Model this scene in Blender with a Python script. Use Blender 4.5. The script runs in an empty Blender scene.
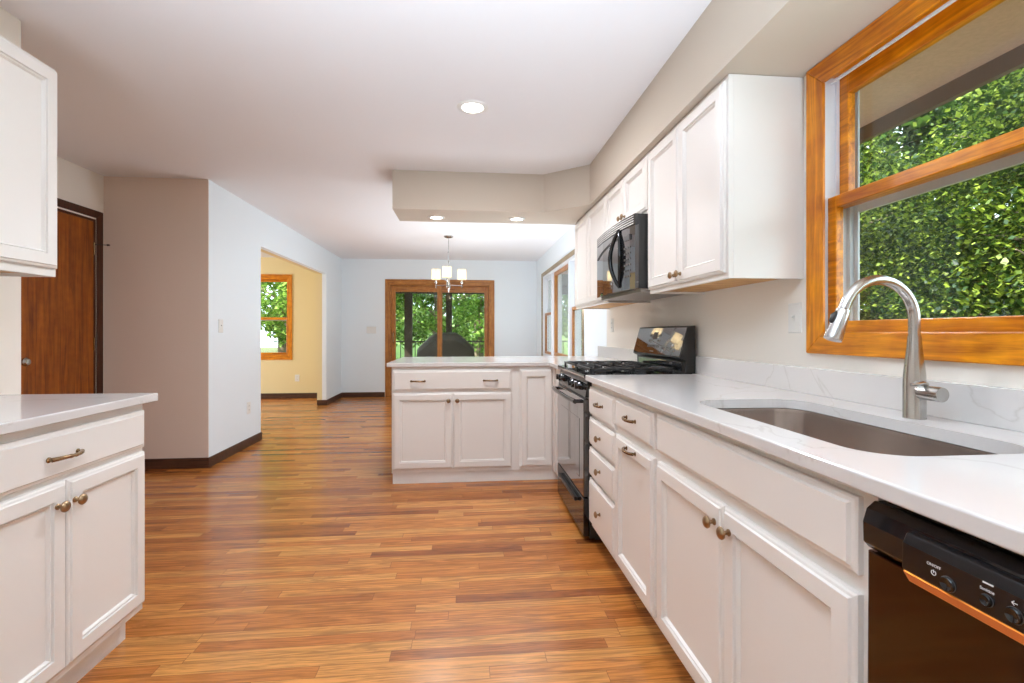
import bpy, bmesh, math, random
from math import sin, cos, pi, radians as R
from mathutils import Vector, Matrix
random.seed(7)
SC = bpy.context.scene
COL = SC.collection

# ------------------------------------------------------------------ camera
cam_d = bpy.data.cameras.new('camera'); cam = bpy.data.objects.new('camera', cam_d); COL.objects.link(cam)
cam.location = (0, 0, 1.146); cam.rotation_euler = (R(90), 0, -0.0962)
cam_d.sensor_width = 36; cam_d.lens = 483.8/1024*36
cam_d.shift_x = 0.0; cam_d.shift_y = -9.4/1024; cam_d.clip_start = 0.02; cam_d.clip_end = 300
SC.camera = cam
# ------------------------------------------------------------------ world, sun, exposure
SC.view_settings.view_transform = 'Standard'; SC.view_settings.look = 'None'
SC.view_settings.gamma = 1; SC.view_settings.use_curve_mapping = False
SC.view_settings.exposure = 0.6
W = bpy.data.worlds.new('sky'); SC.world = W; W.use_nodes = True
wn = W.node_tree.nodes; wl = W.node_tree.links
bg = wn['Background']; bg.inputs['Strength'].default_value = 3.4
bg.inputs['Color'].default_value = (0.76, 0.89, 1.0, 1)
def sun(direction, energy, color, angle):
    d = bpy.data.lights.new('sun', 'SUN'); d.energy = energy; d.color = color; d.angle = R(angle)
    o = bpy.data.objects.new('sun', d); COL.objects.link(o)
    o.rotation_euler = Vector(direction).to_track_quat('-Z', 'Y').to_euler(); return o
sun((0.62, 0.42, -0.72), 8.0, (1, .95, .84), 1.0)
def area(name, loc, direction, sx, sy, power, color, spread=180):
    d = bpy.data.lights.new(name, 'AREA'); d.shape = 'RECTANGLE'; d.size = sx; d.size_y = sy
    d.energy = power; d.color = color; d.spread = R(spread)
    o = bpy.data.objects.new(name, d); COL.objects.link(o); o.location = loc
    o.rotation_euler = Vector(direction).to_track_quat('-Z', 'Z' if abs(direction[2]) < .9 else 'Y').to_euler(); return o
# added fill lamps without fixtures, all placed out of the camera's sight
area('ceiling_bounce_fill', (0.0, -1.15, 1.0), (0, .85, 1), 1.8, 1.0, 60, (.68, .84, 1), 75)  # added fill behind the camera, aimed up to bounce off the ceiling
area('dining_window_fill', (1.27, 5.02, 1.79), (-1, .5, .1), .9, .5, 15, (.74, .88, 1))  # added lamp behind the wall cabinets, boosts the light from the window side
area('dining_uplight_fill', (.3, 6.2, .06), (-.05, .05, 1), 1.3, 1.4, 27, (.80, .90, 1), 150)  # added uplight behind the peninsula, brightens the dining ceiling
area('dining_downlight_fill', (-.1, 5.15, 2.425), (0, .5, -1), .8, .5, 7, (.70, .86, 1))  # added lamp hidden by the soffit, no fixture in this ceiling
area('side_room_fill', (-6.1, 6.9, 1.5), (1, 0, 0), 2.6, 1.6, 85, (.74, .88, 1))  # added lamp for an assumed, unseen side room window

# ------------------------------------------------------------------ materials
def new_mat(name):
    m = bpy.data.materials.new(name); m.use_nodes = True
    return m, m.node_tree.nodes, m.node_tree.links, m.node_tree.nodes['Principled BSDF']
def rgb(r, g, b):
    f = lambda c: (c/255/12.92) if c/255 <= .04045 else ((c/255+.055)/1.055)**2.4
    return (f(r), f(g), f(b), 1)
def plain(name, col, rough=.5, metal=0, spec=.5, bump=0, bscale=200, vary=0, vscale=8, coat=0):
    m, n, l, p = new_mat(name)
    p.inputs['Base Color'].default_value = col; p.inputs['Roughness'].default_value = rough
    p.inputs['Metallic'].default_value = metal; p.inputs['Specular IOR Level'].default_value = spec
    p.inputs['Coat Weight'].default_value = coat
    tc = n.new('ShaderNodeTexCoord')
    if vary:
        t = n.new('ShaderNodeTexNoise'); t.inputs['Scale'].default_value = vscale; t.inputs['Detail'].default_value = 4
        l.new(tc.outputs['Object'], t.inputs['Vector'])
        mx = n.new('ShaderNodeMix'); mx.data_type = 'RGBA'
        mx.inputs['A'].default_value = col; mx.inputs['B'].default_value = tuple(c*(1-vary) for c in col[:3])+(1,)
        l.new(t.outputs['Fac'], mx.inputs['Factor']); l.new(mx.outputs['Result'], p.inputs['Base Color'])
    if bump:
        t = n.new('ShaderNodeTexNoise'); t.inputs['Scale'].default_value = bscale
        l.new(tc.outputs['Object'], t.inputs['Vector'])
        b = n.new('ShaderNodeBump'); b.inputs['Strength'].default_value = bump; b.inputs['Distance'].default_value = .002
        l.new(t.outputs['Fac'], b.inputs['Height']); l.new(b.outputs['Normal'], p.inputs['Normal'])
    return m
def wood(name, c1, c2, rough=.3, axis=2, scale=1.0, spec=.5):
    """c1 light, c2 dark, grain running along axis"""
    m, n, l, p = new_mat(name)
    tc = n.new('ShaderNodeTexCoord'); mp = n.new('ShaderNodeMapping')
    s = [26*scale]*3; s[axis] = 1.6*scale; mp.inputs['Scale'].default_value = s
    l.new(tc.outputs['Object'], mp.inputs['Vector'])
    t = n.new('ShaderNodeTexNoise'); t.inputs['Scale'].default_value = 1.6; t.inputs['Detail'].default_value = 7
    t.inputs['Roughness'].default_value = .62; t.inputs['Distortion'].default_value = .9
    l.new(mp.outputs['Vector'], t.inputs['Vector'])
    cr = n.new('ShaderNodeValToRGB'); e = cr.color_ramp.elements
    e[0].position = .32; e[0].color = c2; e[1].position = .66; e[1].color = c1
    l.new(t.outputs['Fac'], cr.inputs['Fac'])
    t2 = n.new('ShaderNodeTexNoise'); t2.inputs['Scale'].default_value = 16; l.new(tc.outputs['Object'], t2.inputs['Vector'])
    mx = n.new('ShaderNodeMix'); mx.data_type = 'RGBA'; mx.blend_type = 'MULTIPLY'
    mr = n.new('ShaderNodeMapRange'); mr.inputs['From Min'].default_value = .35; mr.inputs['From Max'].default_value = .7
    mr.inputs['To Max'].default_value = .75
    l.new(t2.outputs['Fac'], mr.inputs['Value']); l.new(mr.outputs['Result'], mx.inputs['Factor'])
    l.new(cr.outputs['Color'], mx.inputs['A']); mx.inputs['B'].default_value = (.78, .62, .46, 1)
    l.new(mx.outputs['Result'], p.inputs['Base Color'])
    p.inputs['Roughness'].default_value = rough; p.inputs['Specular IOR Level'].default_value = spec
    return m
def emis(name, col, st):
    m, n, l, p = new_mat(name); p.inputs['Base Color'].default_value = col
    p.inputs['Emission Color'].default_value = col; p.inputs['Emission Strength'].default_value = st; return m
def glass_mat(name, tint=(1, 1, 1, 1), refl=1.0):
    m = bpy.data.materials.new(name); m.use_nodes = True; n = m.node_tree.nodes; l = m.node_tree.links; n.clear()
    out = n.new('ShaderNodeOutputMaterial'); tr = n.new('ShaderNodeBsdfTransparent'); gl = n.new('ShaderNodeBsdfGlossy')
    tr.inputs['Color'].default_value = tint; gl.inputs['Roughness'].default_value = 0.0
    gl.inputs['Color'].default_value = (refl, refl, refl, 1)
    lw = n.new('ShaderNodeLayerWeight'); lw.inputs['Blend'].default_value = .5
    pw = n.new('ShaderNodeMath'); pw.operation = 'POWER'; l.new(lw.outputs['Facing'], pw.inputs[0]); pw.inputs[1].default_value = 5
    fr = n.new('ShaderNodeMath'); fr.operation = 'MULTIPLY_ADD'; l.new(pw.outputs[0], fr.inputs[0]); fr.inputs[1].default_value = .9; fr.inputs[2].default_value = .018
    mx = n.new('ShaderNodeMixShader'); l.new(fr.outputs[0], mx.inputs['Fac'])
    l.new(tr.outputs[0], mx.inputs[1]); l.new(gl.outputs[0], mx.inputs[2]); l.new(mx.outputs[0], out.inputs['Surface'])
    return m
def floor_mat():
    m, n, l, p = new_mat('oak_floor')
    def M(op, a, b=None, c=None):
        q = n.new('ShaderNodeMath'); q.operation = op
        for i, v in enumerate((a, b, c)):
            if v is None: continue
            if isinstance(v, (int, float)): q.inputs[i].default_value = v
            else: l.new(v, q.inputs[i])
        return q.outputs[0]
    tc = n.new('ShaderNodeTexCoord'); sp = n.new('ShaderNodeSeparateXYZ'); l.new(tc.outputs['Object'], sp.inputs[0])
    X, Y = sp.outputs['X'], sp.outputs['Y']
    row = M('DIVIDE', Y, .0572); rid = M('FLOOR', row); rf = M('FRACT', row)
    w1 = n.new('ShaderNodeTexWhiteNoise'); w1.noise_dimensions = '1D'; l.new(rid, w1.inputs['W'])
    xs = M('ADD', M('DIVIDE', X, .78), M('MULTIPLY', w1.outputs['Value'], 9.7))
    pid = M('FLOOR', xs); pf = M('FRACT', xs)
    cb = n.new('ShaderNodeCombineXYZ'); l.new(rid, cb.inputs[0]); l.new(pid, cb.inputs[1])
    w2 = n.new('ShaderNodeTexWhiteNoise'); w2.noise_dimensions = '2D'; l.new(cb.outputs[0], w2.inputs['Vector'])
    cr = n.new('ShaderNodeValToRGB'); e = cr.color_ramp.elements
    e[0].position = 0; e[0].color = FL[0]; e[1].position = 1; e[1].color = FL[3]
    for pos, c in ((.25, FL[1]), (.6, FL[2])):
        q = cr.color_ramp.elements.new(pos); q.color = c
    l.new(w2.outputs['Value'], cr.inputs['Fac'])
    # grain
    gx = M('ADD', M('MULTIPLY', X, 2.2), M('MULTIPLY', w2.outputs['Value'], 37)); gy = M('MULTIPLY', Y, 36)
    g = n.new('ShaderNodeCombineXYZ'); l.new(gx, g.inputs[0]); l.new(gy, g.inputs[1]); l.new(M('MULTIPLY', w2.outputs['Value'], 11), g.inputs[2])
    t = n.new('ShaderNodeTexNoise'); t.inputs['Scale'].default_value = 1.0; t.inputs['Detail'].default_value = 6; t.inputs['Distortion'].default_value = 2.6
    t.inputs['Roughness'].default_value = .6
    l.new(g.outputs[0], t.inputs['Vector'])
    gr = n.new('ShaderNodeMapRange'); gr.inputs['From Min'].default_value = .38; gr.inputs['From Max'].default_value = .62
    gr.inputs['To Min'].default_value = .48; gr.inputs['To Max'].default_value = 1.12; l.new(t.outputs['Fac'], gr.inputs['Value'])
    m1 = n.new('ShaderNodeMix'); m1.data_type = 'RGBA'; m1.blend_type = 'MULTIPLY'; m1.inputs['Factor'].default_value = .85
    l.new(cr.outputs['Color'], m1.inputs['A']); l.new(gr.outputs['Result'], m1.inputs['B'])
    # joints
    jy = M('LESS_THAN', M('MINIMUM', rf, M('SUBTRACT', 1, rf)), .018)
    jx = M('LESS_THAN', M('MINIMUM', pf, M('SUBTRACT', 1, pf)), .0014)
    j = M('MAXIMUM', jy, jx)
    m2 = n.new('ShaderNodeMix'); m2.data_type = 'RGBA'; l.new(M('MULTIPLY', j, .6), m2.inputs['Factor'])
    l.new(m1.outputs['Result'], m2.inputs['A']); m2.inputs['B'].default_value = (.10, .03, .01, 1)
    l.new(m2.outputs['Result'], p.inputs['Base Color'])
    rr = n.new('ShaderNodeMapRange'); rr.inputs['To Min'].default_value = .16; rr.inputs['To Max'].default_value = .30
    l.new(t.outputs['Fac'], rr.inputs['Value']); l.new(rr.outputs['Result'], p.inputs['Roughness'])
    b = n.new('ShaderNodeBump'); b.inputs['Strength'].default_value = .05; b.inputs['Distance'].default_value = .001
    l.new(M('SUBTRACT', t.outputs['Fac'], M('MULTIPLY', j, 1.0)), b.inputs['Height']); l.new(b.outputs['Normal'], p.inputs['Normal'])
    p.inputs['Specular IOR Level'].default_value = .5
    return m
FL = [rgb(150, 83, 39), rgb(190, 115, 53), rgb(204, 129, 60), rgb(215, 147, 76)]
def quartz():
    m, n, l, p = new_mat('white_quartz')
    tc = n.new('ShaderNodeTexCoord')
    t = n.new('ShaderNodeTexNoise'); t.inputs['Scale'].default_value = 1.3; t.inputs['Detail'].default_value = 6; t.inputs['Distortion'].default_value = 1.4
    l.new(tc.outputs['Object'], t.inputs['Vector'])
    a = n.new('ShaderNodeMath'); a.operation = 'SUBTRACT'; l.new(t.outputs['Fac'], a.inputs[0]); a.inputs[1].default_value = .5
    b = n.new('ShaderNodeMath'); b.operation = 'ABSOLUTE'; l.new(a.outputs[0], b.inputs[0])
    cr = n.new('ShaderNodeValToRGB'); e = cr.color_ramp.elements
    e[0].position = 0; e[0].color = rgb(208, 202, 196); e[1].position = .006; e[1].color = rgb(220, 215, 211)
    l.new(b.outputs[0], cr.inputs['Fac']); l.new(cr.outputs['Color'], p.inputs['Base Color'])
    p.inputs['Roughness'].default_value = .13
    return m
MT = {}
MT['floor'] = floor_mat()
MT['ceiling'] = plain('ceiling_paint', rgb(240, 238, 238), .9, spec=.2)
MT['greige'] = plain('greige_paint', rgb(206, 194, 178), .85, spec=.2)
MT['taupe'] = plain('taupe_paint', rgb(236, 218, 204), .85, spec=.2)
MT['kitchen'] = plain('cream_paint', rgb(243, 236, 225), .8, spec=.2)
MT['dining'] = plain('pale_grey_paint', rgb(240, 246, 249), .85, spec=.2)
MT['yellow'] = plain('yellow_paint', rgb(238, 218, 168), .85, spec=.2)
MT['baseboard'] = wood('dark_baseboard', rgb(98, 62, 42), rgb(60, 36, 24), .45, 0)
MT['cab'] = plain('white_cabinet_lacquer', rgb(236, 230, 223), .32, spec=.5)
MT['trimwood_z'] = wood('honey_wood_upright', rgb(250, 162, 22), rgb(180, 96, 6), .3, 2)
MT['trimwood_x'] = wood('honey_wood_level', rgb(250, 162, 22), rgb(180, 96, 6), .3, 0)
MT['trimwood_y'] = wood('honey_wood_long', rgb(250, 162, 22), rgb(180, 96, 6), .3, 1)
MT['palewood'] = wood('pale_wood_underside', rgb(222, 178, 112), rgb(190, 136, 70), .5, 1)
MT['brownwood_z'] = wood('brown_oak_upright', rgb(202, 138, 66), rgb(140, 84, 30), .35, 2)
MT['brownwood_x'] = wood('brown_oak_level', rgb(202, 138, 66), rgb(140, 84, 30), .35, 0)
MT['palecasing'] = wood('weathered_casing', rgb(176, 160, 130), rgb(138, 118, 88), .4, 0)
MT['doorwood'] = wood('brown_door_wood', rgb(178, 100, 20), rgb(112, 52, 8), .35, 2, .6)
MT['darktrim'] = wood('dark_door_casing', rgb(92, 48, 22), rgb(58, 28, 12), .4, 2)
MT['quartz'] = quartz()
MT['steel'] = plain('brushed_steel', rgb(190, 188, 184), .24, 1)
MT['sinksteel'] = plain('sink_steel', rgb(206, 196, 190), .22, 1, vary=.12, vscale=60)
MT['nickel'] = plain('aged_nickel', rgb(160, 134, 104), .28, 1)
MT['bronze'] = plain('bronze_pull', rgb(142, 116, 86), .25, 1)
MT['black'] = plain('gloss_black', (.010, .010, .011, 1), .06, 0, .6)
MT['blackglass'] = plain('black_mirror_glass', (.012, .013, .015, 1), .03, 0, 1.0, coat=1)
MT['blackfloortint'] = plain('floor_tinted_black_gloss', (.020, .003, .001, 1), .07, 0, .6)  # reddish floor reflection mixed into the black door's base colour
MT['satinblack'] = plain('satin_black', (.022, .021, .020, 1), .35)
MT['iron'] = plain('cast_iron', (.018, .018, .018, 1), .45)
MT['whiteplastic'] = plain('white_plastic', rgb(236, 234, 228), .4)
MT['vinyl'] = plain('white_vinyl', rgb(228, 230, 234), .35)
MT['storm'] = plain('white_storm_frame', rgb(200, 206, 212), .35)
MT['grey'] = plain('grey_metal', rgb(120, 116, 112), .4, .6)
MT['tray'] = plain('pale_metal_tray', rgb(150, 142, 134), .35, .3)
MT['slat'] = plain('light_slat', rgb(205, 200, 196), .3, .0)
MT['greydark'] = plain('charcoal_plastic', rgb(62, 60, 60), .35)
MT['print'] = plain('white_print', rgb(225, 222, 218), .5)
MT['glass'] = glass_mat('window_glass', (.93, .95, .94, 1))
MT['doorglass'] = glass_mat('patio_glass', (.93, .97, .95, 1))
MT['canlens'] = emis('lamp_lens', (1, .93, .82, 1), 9)
def shade_mat():
    m = bpy.data.materials.new('lit_fabric_shade'); m.use_nodes = True; n = m.node_tree.nodes; l = m.node_tree.links; n.clear()
    out = n.new('ShaderNodeOutputMaterial'); t = n.new('ShaderNodeBsdfTranslucent'); d = n.new('ShaderNodeBsdfDiffuse'); e = n.new('ShaderNodeEmission')
    t.inputs[0].default_value = (.95, .80, .55, 1); d.inputs[0].default_value = (.80, .70, .52, 1); e.inputs[0].default_value = (1, .82, .50, 1); e.inputs[1].default_value = .34
    m1 = n.new('ShaderNodeMixShader'); m1.inputs[0].default_value = .7; l.new(d.outputs[0], m1.inputs[1]); l.new(t.outputs[0], m1.inputs[2])
    a = n.new('ShaderNodeAddShader'); l.new(m1.outputs[0], a.inputs[0]); l.new(e.outputs[0], a.inputs[1]); l.new(a.outputs[0], out.inputs['Surface']); return m
MT['shade'] = shade_mat()
MT['eave'] = plain('taupe_stucco', rgb(238, 190, 176), .9, bump=.9, bscale=60, vary=.25, vscale=60)
MT['fascia'] = plain('brown_fascia', rgb(112, 86, 70), .7)
MT['porch'] = plain('dark_brown_paint', rgb(74, 60, 50), .6, vary=.2)
MT['deck'] = wood('deck_boards', rgb(140, 112, 88), rgb(92, 70, 54), .6, 0)
MT['cover'] = plain('grill_cover_fabric', rgb(112, 104, 98), .7, bump=.5, bscale=30, vary=.2)
MT['bark'] = plain('bark', rgb(150, 132, 112), .9, bump=1, bscale=20, vary=.4, vscale=12)
MT['ground'] = plain('forest_floor', rgb(104, 110, 56), .95, vary=.5, vscale=1.2)
MT['hillgreen'] = plain('wooded_slope', rgb(120, 150, 66), .95, vary=.75, vscale=1.6, bump=1, bscale=3)
def leaf_mat(name, c1, c2, c3):
    m = bpy.data.materials.new(name); m.use_nodes = True; n = m.node_tree.nodes; l = m.node_tree.links; n.clear()
    out = n.new('ShaderNodeOutputMaterial'); g = n.new('ShaderNodeNewGeometry'); cr = n.new('ShaderNodeValToRGB')
    e = cr.color_ramp.elements; e[0].color = c1; e[1].color = c3; q = cr.color_ramp.elements.new(.5); q.color = c2
    l.new(g.outputs['Random Per Island'], cr.inputs['Fac'])
    d = n.new('ShaderNodeBsdfDiffuse'); t = n.new('ShaderNodeBsdfTranslucent'); s = n.new('ShaderNodeBsdfGlossy'); s.inputs['Roughness'].default_value = .35
    l.new(cr.outputs['Color'], d.inputs['Color']); l.new(cr.outputs['Color'], t.inputs['Color'])
    m1 = n.new('ShaderNodeMixShader'); m1.inputs[0].default_value = .42; l.new(d.outputs[0], m1.inputs[1]); l.new(t.outputs[0], m1.inputs[2])
    m2 = n.new('ShaderNodeMixShader'); m2.inputs[0].default_value = .05; l.new(m1.outputs[0], m2.inputs[1]); l.new(s.outputs[0], m2.inputs[2])
    l.new(m2.outputs[0], out.inputs['Surface']); return m
MT['leaf'] = leaf_mat('bright_leaves', rgb(28, 50, 16), rgb(54, 84, 26), rgb(160, 178, 64))
MT['leafsun'] = leaf_mat('sunny_leaves', rgb(70, 112, 40), rgb(126, 168, 62), rgb(196, 220, 120))  # brighter leaf copy, sunlit look put into the colours
MT['leafdark'] = leaf_mat('deep_leaves', rgb(28, 54, 18), rgb(54, 90, 30), rgb(104, 142, 54))

# ------------------------------------------------------------------ mesh helpers
class MB:
    def __init__(s): s.v = []; s.f = []; s.sm = []
    def add(s, vs, fs, smooth=False):
        o = len(s.v); s.v += [tuple(v) for v in vs]
        for f in fs: s.f.append(tuple(i+o for i in f)); s.sm.append(smooth)
        return s
    def box(s, x0, x1, y0, y1, z0, z1):
        vs = [(x, y, z) for z in (z0, z1) for y in (y0, y1) for x in (x0, x1)]
        return s.add(vs, [(0, 2, 3, 1), (4, 5, 7, 6), (0, 1, 5, 4), (2, 6, 7, 3), (0, 4, 6, 2), (1, 3, 7, 5)])
    def prism(s, pts, z0, z1):
        """polygon (counter-clockwise) extruded along z"""
        n = len(pts); vs = [(x, y, z0) for x, y in pts]+[(x, y, z1) for x, y in pts]
        return s.add(vs, [tuple(range(n))[::-1], tuple(range(n, 2*n))]+[(i, (i+1) % n, n+(i+1) % n, n+i) for i in range(n)])
    def extr(s, pts, axis, a, b):
        """2-D polygon in the plane across axis, extruded from a to b"""
        def P(p, t): return {0: (t, p[0], p[1]), 1: (p[0], t, p[1]), 2: (p[0], p[1], t)}[axis]
        n = len(pts); vs = [P(p, a) for p in pts]+[P(p, b) for p in pts]
        return s.add(vs, [tuple(range(n))[::-1], tuple(range(n, 2*n))]+[(i, (i+1) % n, n+(i+1) % n, n+i) for i in range(n)])
    def lathe(s, prof, c=(0, 0, 0), ax='z', seg=20, scale=(1, 1)):
        """prof = [(radius, height)], turned about ax through c"""
        vs = []; fs = []
        for r, h in prof:
            for k in range(seg):
                a = 2*pi*k/seg; u, v = r*cos(a)*scale[0], r*sin(a)*scale[1]
                p = {'z': (u, v, h), 'y': (u, h, v), 'x': (h, u, v)}[ax]
                vs.append((c[0]+p[0], c[1]+p[1], c[2]+p[2]))
        m = len(prof)
        for j in range(m-1):
            for k in range(seg):
                fs.append((j*seg+k, j*seg+(k+1) % seg, (j+1)*seg+(k+1) % seg, (j+1)*seg+k))
        fs.append(tuple(range(seg))[::-1]); fs.append(tuple((m-1)*seg+k for k in range(seg)))
        return s.add(vs, fs, True)
    def tube(s, pts, r, seg=12, caps=True):
        pts = [Vector(p) for p in pts]; n = len(pts); rs = r if isinstance(r, (list, tuple)) else [r]*n
        vs = []; fs = []
        t0 = (pts[1]-pts[0]).normalized(); up = Vector((0, 0, 1)) if abs(t0.z) < .9 else Vector((1, 0, 0))
        u = t0.cross(up).normalized()
        for i, p in enumerate(pts):
            t = ((pts[min(i+1, n-1)]-pts[max(i-1, 0)])).normalized()
            u = (u-t*u.dot(t)).normalized(); w = t.cross(u)
            for k in range(seg):
                a = 2*pi*k/seg; vs.append(p+(u*cos(a)+w*sin(a))*rs[i])
        for j in range(n-1):
            for k in range(seg): fs.append((j*seg+k, j*seg+(k+1) % seg, (j+1)*seg+(k+1) % seg, (j+1)*seg+k))
        if caps: fs.append(tuple(range(seg))[::-1]); fs.append(tuple((n-1)*seg+k for k in range(seg)))
        return s.add(vs, fs, True)
    def build(s, name, mat, parent=None, bevel=0, segs=2):
        me = bpy.data.meshes.new(name); me.from_pydata(s.v, [], s.f)
        bm = bmesh.new(); bm.from_mesh(me); bmesh.ops.recalc_face_normals(bm, faces=bm.faces)
        bm.to_mesh(me); bm.free()
        for p, q in zip(me.polygons, s.sm): p.use_smooth = q
        o = bpy.data.objects.new(name, me); COL.objects.link(o)
        me.materials.append(MT[mat] if isinstance(mat, str) else mat)
        if any(s.sm):
            try: me.set_sharp_from_angle(angle=R(42))
            except Exception: pass
        if parent is not None: o.parent = parent
        if bevel:
            b = o.modifiers.new('edge', 'BEVEL'); b.width = bevel; b.segments = segs; b.limit_method = 'ANGLE'; b.angle_limit = R(40)
            b.harden_normals = False
        return o
def tag(o, label, cat, group=None, kind=None):
    if label: o['label'] = label
    if cat: o['category'] = cat
    if group: o['group'] = group
    if kind: o['kind'] = kind
    return o
def thing(name, loc, rz, label, cat, group=None):
    o = bpy.data.objects.new(name, None); COL.objects.link(o); o.empty_display_size = .1
    o.location = loc; o.rotation_euler = (0, 0, rz); return tag(o, label, cat, group)
def struct(o): o['kind'] = 'structure'; return o
def cut(o, cutter_mb):
    c = cutter_mb.build('cutter', 'black'); m = o.modifiers.new('cut', 'BOOLEAN'); m.object = c; m.operation = 'DIFFERENCE'; m.solver = 'EXACT'
    dg = bpy.context.evaluated_depsgraph_get(); me = bpy.data.meshes.new_from_object(o.evaluated_get(dg))
    o.modifiers.clear(); o.data = me; bpy.data.objects.remove(c); return o
def rounded(x0, x1, y0, y1, r, n=8):
    pts = []
    for cx, cy, a in ((x1-r, y1-r, 0), (x0+r, y1-r, 90), (x0+r, y0+r, 180), (x1-r, y0+r, 270)):
        for k in range(n+1):
            t = R(a+90*k/n); pts.append((cx+r*cos(t), cy+r*sin(t)))
    return pts

# ------------------------------------------------------------------ room shell
H = 2.44; XR = 1.30; YF = 8.75; XL = -2.166; XH = -2.99; YT = 4.325; XK = -1.84
struct(MB().box(-7, 1.46, -3, 8.91, -.08, 0).build('floor', 'floor'))
struct(MB().box(-7.2, 1.46, -3.6, 8.91, H, H+.3).build('ceiling', 'ceiling'))
# right wall, kitchen stretch with window, dining stretch with window
KW = (.675, 1.715, 1.067, 2.128)     # casing outer: y0 y1 z0 z1
DW_ = (5.22, 8.12, .70, 2.13)
def wall_x(name, x0, x1, y0, y1, hole, mat):
    m = MB()
    if hole:
        a, b, c, d = hole
        m.box(x0, x1, y0, a, 0, H).box(x0, x1, b, y1, 0, H).box(x0, x1, a, b, 0, c).box(x0, x1, a, b, d, H)
    else: m.box(x0, x1, y0, y1, 0, H)
    return struct(m.build(name, mat))
def wall_y(name, x0, x1, y0, y1, hole, mat):
    m = MB()
    if hole:
        a, b, c, d = hole
        m.box(x0, a, y0, y1, 0, H).box(b, x1, y0, y1, 0, H).box(a, b, y0, y1, d, H)
        if c > 0: m.box(a, b, y0, y1, 0, c)
    else: m.box(x0, x1, y0, y1, 0, H)
    return struct(m.build(name, mat))
wall_x('wall_right', XR, XR+.16, -3, 4.365, (KW[0]+.028, KW[1]-.028, KW[2]+.028, KW[3]-.028), 'kitchen')
wall_x('wall_right_dining', XR, XR+.16, 4.365, YF+.16, (DW_[0]+.05, DW_[1]-.05, DW_[2]+.05, DW_[3]-.05), 'dining')
wall_y('wall_far', XL-.065, XR, YF, YF+.16, (-1.33, .44, 0, 2.0), 'dining')
wall_y('wall_far_side_room', -7, XL-.065, YF, YF+.16, (-3.955, -3.035, .703, 2.112), 'yellow')
# partition between dining area and side room with the wide opening
m = MB().box(XL-.065, XL, YT+.005, 5.38, 0, H).box(XL-.065, XL, 7.82, YF, 0, H).box(XL-.065, XL, 5.38, 7.82, 2.06, H)
struct(m.build('wall_left_dining', 'dining'))
m = MB().box(XL-.14, XL-.065, YT+.12, 5.38, 0, H).box(XL-.14, XL-.065, 7.82, YF, 0, H).box(XL-.14, XL-.065, 5.38, 7.82, 2.06, H)
struct(m.build('wall_side_room_near', 'yellow'))
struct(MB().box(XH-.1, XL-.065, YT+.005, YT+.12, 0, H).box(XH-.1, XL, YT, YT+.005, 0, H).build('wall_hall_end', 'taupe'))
struct(MB().box(-7, XH-.1, YT, YT+.12, 0, H).build('wall_side_room_front', 'yellow'))
wall_x('wall_hall', XH-.12, XH, 2.2, YT, (3.46, 4.24, 0, 2.06), 'kitchen')
struct(MB().box(XH-.12, XK, 2.08, 2.2, 0, H).box(XK-.12, XK, -3, 2.08, 0, H).build('wall_left', 'kitchen'))
struct(MB().box(-7.1, -7, YT, YF+.16, 0, H).build('wall_side_room_left', 'yellow'))
wall_y('wall_back', XK, XR, -2.55, -2.4, None, 'kitchen')
# dropped soffit over the cabinets and the peninsula
zs = 2.13
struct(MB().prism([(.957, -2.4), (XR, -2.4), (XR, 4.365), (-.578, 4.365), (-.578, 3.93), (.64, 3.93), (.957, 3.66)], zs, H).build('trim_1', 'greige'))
# baseboards
bh = .085
def bb(name, *b): return struct(MB().box(*b).build(name, 'baseboard', bevel=.004))
bb('baseboard_hall_end', XH, XL+.012, YT-.012, YT, 0, bh)
bb('baseboard_left_dining', XL, XL+.012, YT, 5.39, 0, bh)
m = MB().box(XL, XL+.012, 7.808, YF, 0, bh).box(XL-.14, XL+.012, 7.808, 7.82, 0, bh)
struct(m.build('baseboard_pier', 'baseboard', bevel=.004))
bb('baseboard_far', XL+.012, -1.42, YF-.012, YF, 0, bh)
bb('baseboard_far_right', .53, XR, YF-.012, YF, 0, bh)
bb('baseboard_side_room', -7, XL-.14, YF-.012, YF, 0, bh)
bb('baseboard_right_dining', XR-.012, XR, 4.65, YF-.012, 0, bh)

# ------------------------------------------------------------------ framed openings
def casing(root, w, h, cw, t=.018, bottom=True, mats=('trimwood_z', 'trimwood_x'), name='casing'):
    """mitred casing in the local xz plane, standing proud towards -y"""
    o = [(0, 0), (w, 0), (w, h), (0, h)]; i = [(cw, cw if bottom else 0), (w-cw, cw if bottom else 0), (w-cw, h-cw), (cw, h-cw)]
    sides = [(0, 3)] + [(3, 2), (2, 1)] + ([(1, 0)] if bottom else [])
    # z grain: both uprights ; x grain: head and sill
    def board(a, b):
        p = [o[a], o[b], i[b], i[a]]; return p
    mz = MB(); mx = MB()
    for a, b in sides:
        p = board(a, b); up = abs(p[0][0]-p[1][0]) < 1e-6; m = mz if up else mx
        n = 4; c = [(sum(q[0] for q in p)/4), (sum(q[1] for q in p)/4)]
        # profile: outer edge thick, inner edge thin
        vs = [(p[0][0], 0, p[0][1]), (p[1][0], 0, p[1][1]), (p[2][0], 0, p[2][1]), (p[3][0], 0, p[3][1]),
              (p[0][0], -t, p[0][1]), (p[1][0], -t, p[1][1]), (p[2][0], -t*.62, p[2][1]), (p[3][0], -t*.62, p[3][1])]
        m.add(vs, [(0, 1, 2, 3), (4, 5, 6, 7), (0, 1, 5, 4), (1, 2, 6, 5), (2, 3, 7, 6), (3, 0, 4, 7)])
    mz.build(name, mats[0], root, bevel=.003); mx.build(name, mats[1], root, bevel=.003)
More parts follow.
